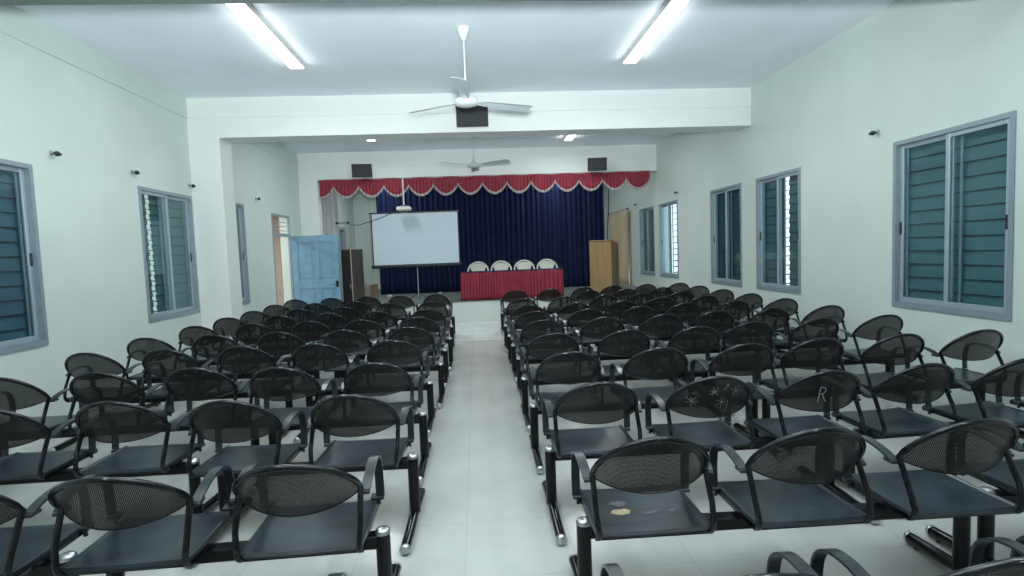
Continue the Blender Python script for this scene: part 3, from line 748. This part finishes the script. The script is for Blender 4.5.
# painted letter R on one back
b = panel_mb(); ox, oz, k_ = -.055, .735, .05
for p, q in (((0, -1), (0.05, 1)), ((0.05, 1), (.6, .85)), ((.6, .85), (.75, .5)), ((.75, .5), (.5, .15)), ((.5, .15), (.05, .05)), ((.35, .1), (.9, -.95))):
    mark_stroke(b, (ox+p[0]*k_, oz+p[1]*k_), (ox+q[0]*k_, oz+q[1]*k_), .006)
ME['panel_r'] = b.mesh('perforated_back', ['perf', 'steel', 'scribble'])
b = pan_mb(); blob(b, -.10, .295, .055, .035, 2, 1); blob(b, -.09, .375, .045, .035, 3, 2); blob(b, .03, .27, .03, .018, 3, 4); blob(b, .06, .285, .02, .015, 3, 5); blob(b, .13, .285, .026, .016, 3, 6)
ME['pan_stain'] = b.mesh('seat', ['pan', 'steel', 'stain_y', 'stain_p'])
def scuffed(seed):
    b = pan_mb(); rr = random.Random(seed)
    for k in range(6):
        x, y = rr.uniform(-.14, .14), rr.uniform(.22, .40); a_ = rr.uniform(-.6, .1); L = rr.uniform(.02, .06)
        p = Vector((x, y, .4472)); t = Vector((math.cos(a_), math.sin(a_), 0)); n_ = Vector((-t.y, t.x, 0))*.002
        b.add([p-n_, p+t*L-n_, p+t*L+n_, p+n_], [(0, 1, 2, 3)], 2)
    return b.mesh('seat', ['pan', 'steel', 'stain_p'])
ME['pan_scuff'] = scuffed(4); ME['pan_scuff2'] = scuffed(11)
def obj_(name, me, parent, loc=(0, 0, 0)):
    o = bpy.data.objects.new(name, me); COL.objects.link(o); o.parent = parent; o.location = loc; return o
post_me = MB().tube([(0, .31, .045), (0, .31, .406)], .034, 16, caps=True).mesh('post', 'beam_steel')
cap_me = MB().lathe([(0, .424), (.018, .422), (.030, .416), (.0355, .408), (.0355, .396)], c=(0, .31, 0), n=16).mesh('post_cap', 'chrome')
foot_me = MB().tube([(0, -.105, .036), (0, .02, .038), (0, .31, .052), (0, .60, .038), (0, .625, .036)], .030, 12, sx=1.).mesh('foot_bar', 'steel')
def capfoot(y, s):
    return MB().lathe([(.030, 0), (.0315, .004*s), (.0315, .014*s), (.022, .024*s), (.012, .028*s), (0, .029*s)], c=(0, y, .036), n=14, axis='y').mesh('foot_cap', 'chrome')
cf0, cf1 = capfoot(-.105, -1), capfoot(.625, 1)
glide_me = MB().lathe([(0, 0), (.016, 0), (.018, .012), (0, .012)], n=10).mesh('glide', 'handle')
def seat_unit(parent, x, pan='pan', panel='panel'):
    s_ = obj_('seat', ME[pan], parent, (x, 0, 0))
    obj_('back_frame', ME['frame'], s_); obj_('perforated_back', ME[panel], s_)
    obj_('armrest', ME['arm1'], s_); obj_('armrest', ME['arm-1'], s_)
    return s_
def make_bench(n, sg, out0, out1):
    o = thing('bench_seat', (0, 0, 0))
    for i in range(n): seat_unit(o, sg*PX*i)
    xe0, xe1 = -sg*out0, sg*(PX*(n-1)+out1)
    bm = MB(); bm.box(min(xe0, xe1)+.02, max(xe0, xe1)-.02, .275, .345, .335, .395, bev=.006); bm.build('beam', 'beam_steel', o)
    for x in (xe0, xe1):
        p = obj_('post', post_me, o, (x, 0, 0)); obj_('post_cap', cap_me, p)
        f_ = obj_('foot', foot_me, o, (x, 0, 0)); obj_('foot_cap', cf0, f_); obj_('foot_cap', cf1, f_)
        obj_('glide', glide_me, f_, (0, -.06, 0)); obj_('glide', glide_me, f_, (0, .58, 0))
    return o
ORD = ['nearest', 'second nearest', 'third nearest', 'fourth nearest', 'fifth nearest', 'sixth nearest', 'seventh nearest', 'eighth nearest', 'ninth nearest', 'tenth nearest', 'eleventh nearest']
SETS = {
 # side, half: (x0, y, rot) by row, starting with the one nearest the camera
 ('R', 'A', 3): [(.645, 1.18, -.01), (.716, 2.13, -.012), (.690, 3.085, -.01), (.690, 4.08, -.018), (.705, 5.05, -.003), (.735, 6.08, 0), (.735, 7.00, .004), (.735, 7.84, .002), (.742, 8.983, .004), (.775, 10.952, .001)],
 ('R', 'B', 3): [(2.76, 2.16, .0), (2.74, 3.12, .03), (2.715, 4.13, .012), (2.72, 5.2, .015), (2.775, 6.18, .012), (2.79, 7.17, .01), (2.78, 8.10, .005), (2.785, 9.06, .003), (2.80, 11.083, .002)],
 ('R', 'C', 4): [(2.095, 10.07, .003)],
 ('L', 'A', 2): [(-.74, 1.24, 0), (-.775, 2.17, .02), (-.757, 3.11, -.025), (-.775, 4.03, -.007), (-.805, 5.09, -.001), (-.755, 5.98, -.005), (-.750, 6.89, -.001), (-.73, 7.861, -.002), (-.765, 9.20, -.001), (-.80, 10.74, 0)],
 ('L', 'B', 3): [(-2.14, 2.14, -.0), (-2.155, 3.25, 0), (-2.145, 4.18, 0), (-2.20, 5.16, -.018), (-2.18, 6.06, -.005), (-2.12, 6.99, -.008), (-2.11, 7.88, -.002), (-2.10, 8.77, .004), (-2.14, 9.80, -.002), (-2.16, 10.911, 0)],
}
def swap(bn, i, pan=None, panel=None):
    seats = sorted([c for c in bn.children if c.name.startswith('seat')], key=lambda c: abs(c.location.x))
    if pan: seats[i].data = ME[pan]
    if panel:
        for c in seats[i].children:
            if c.name.startswith('perforated_back'): c.data = ME[panel]
SPECIAL = {('R', 'A', 1): 'black three-seat bench right of the aisle with a yellow stain on its aisle seat',
           ('R', 'A', 2): 'black three-seat bench right of the aisle with white stars and a letter R'}
for (side, half, n), rows in SETS.items():
    sg = 1 if side == 'R' else -1; proto = make_bench(n, sg, *((.305 if side == 'L' else .272, .17) if half == 'A' else (.31, .25)))
    where = {'RA': 'beside the aisle, right block', 'RB': 'beside the wall, right block', 'RC': '', 'LA': 'beside the aisle, left block', 'LB': 'beside the wall, left block'}[side+half]
    num = {2: 'two', 3: 'three', 4: 'four'}[n]
    for i, (x0, y, rt) in enumerate(rows):
        bn = proto if i == 0 else copy_tree(proto)
        bn.location = (x0, y, 0); bn.rotation_euler = (0, 0, rt)
        lab = 'black %s-seat bench %s, %s row' % (num, where, ORD[i])
        if half == 'C': lab = 'black steel four-seat bench in the right block, second row from the stage'
        lab = SPECIAL.get((side, half, i), lab)
        tag(bn, lab, 'bench', 'black perforated benches facing the stage')
        if (side, half, i) == ('R', 'A', 1): swap(bn, 0, pan='pan_stain'); swap(bn, 1, pan='pan_scuff'); swap(bn, 2, pan='pan_scuff2')
        if (side, half, i) == ('R', 'A', 2): swap(bn, 1, panel='panel_stars'); swap(bn, 2, panel='panel_r')
        if (side, half, i) == ('L', 'A', 1):          # the backs of this bench lean back a little more
            for st_ in [c for c in bn.children if c.name.startswith('seat')]:
                for c in st_.children:
                    c.matrix_local = Matrix.Translation((0, .115, .43)) @ Matrix.Rotation(R(7), 4, 'X') @ Matrix.Translation((0, -.115, -.43))
        if (side, half, i) == ('L', 'A', 2): swap(bn, 0, pan='pan_scuff')
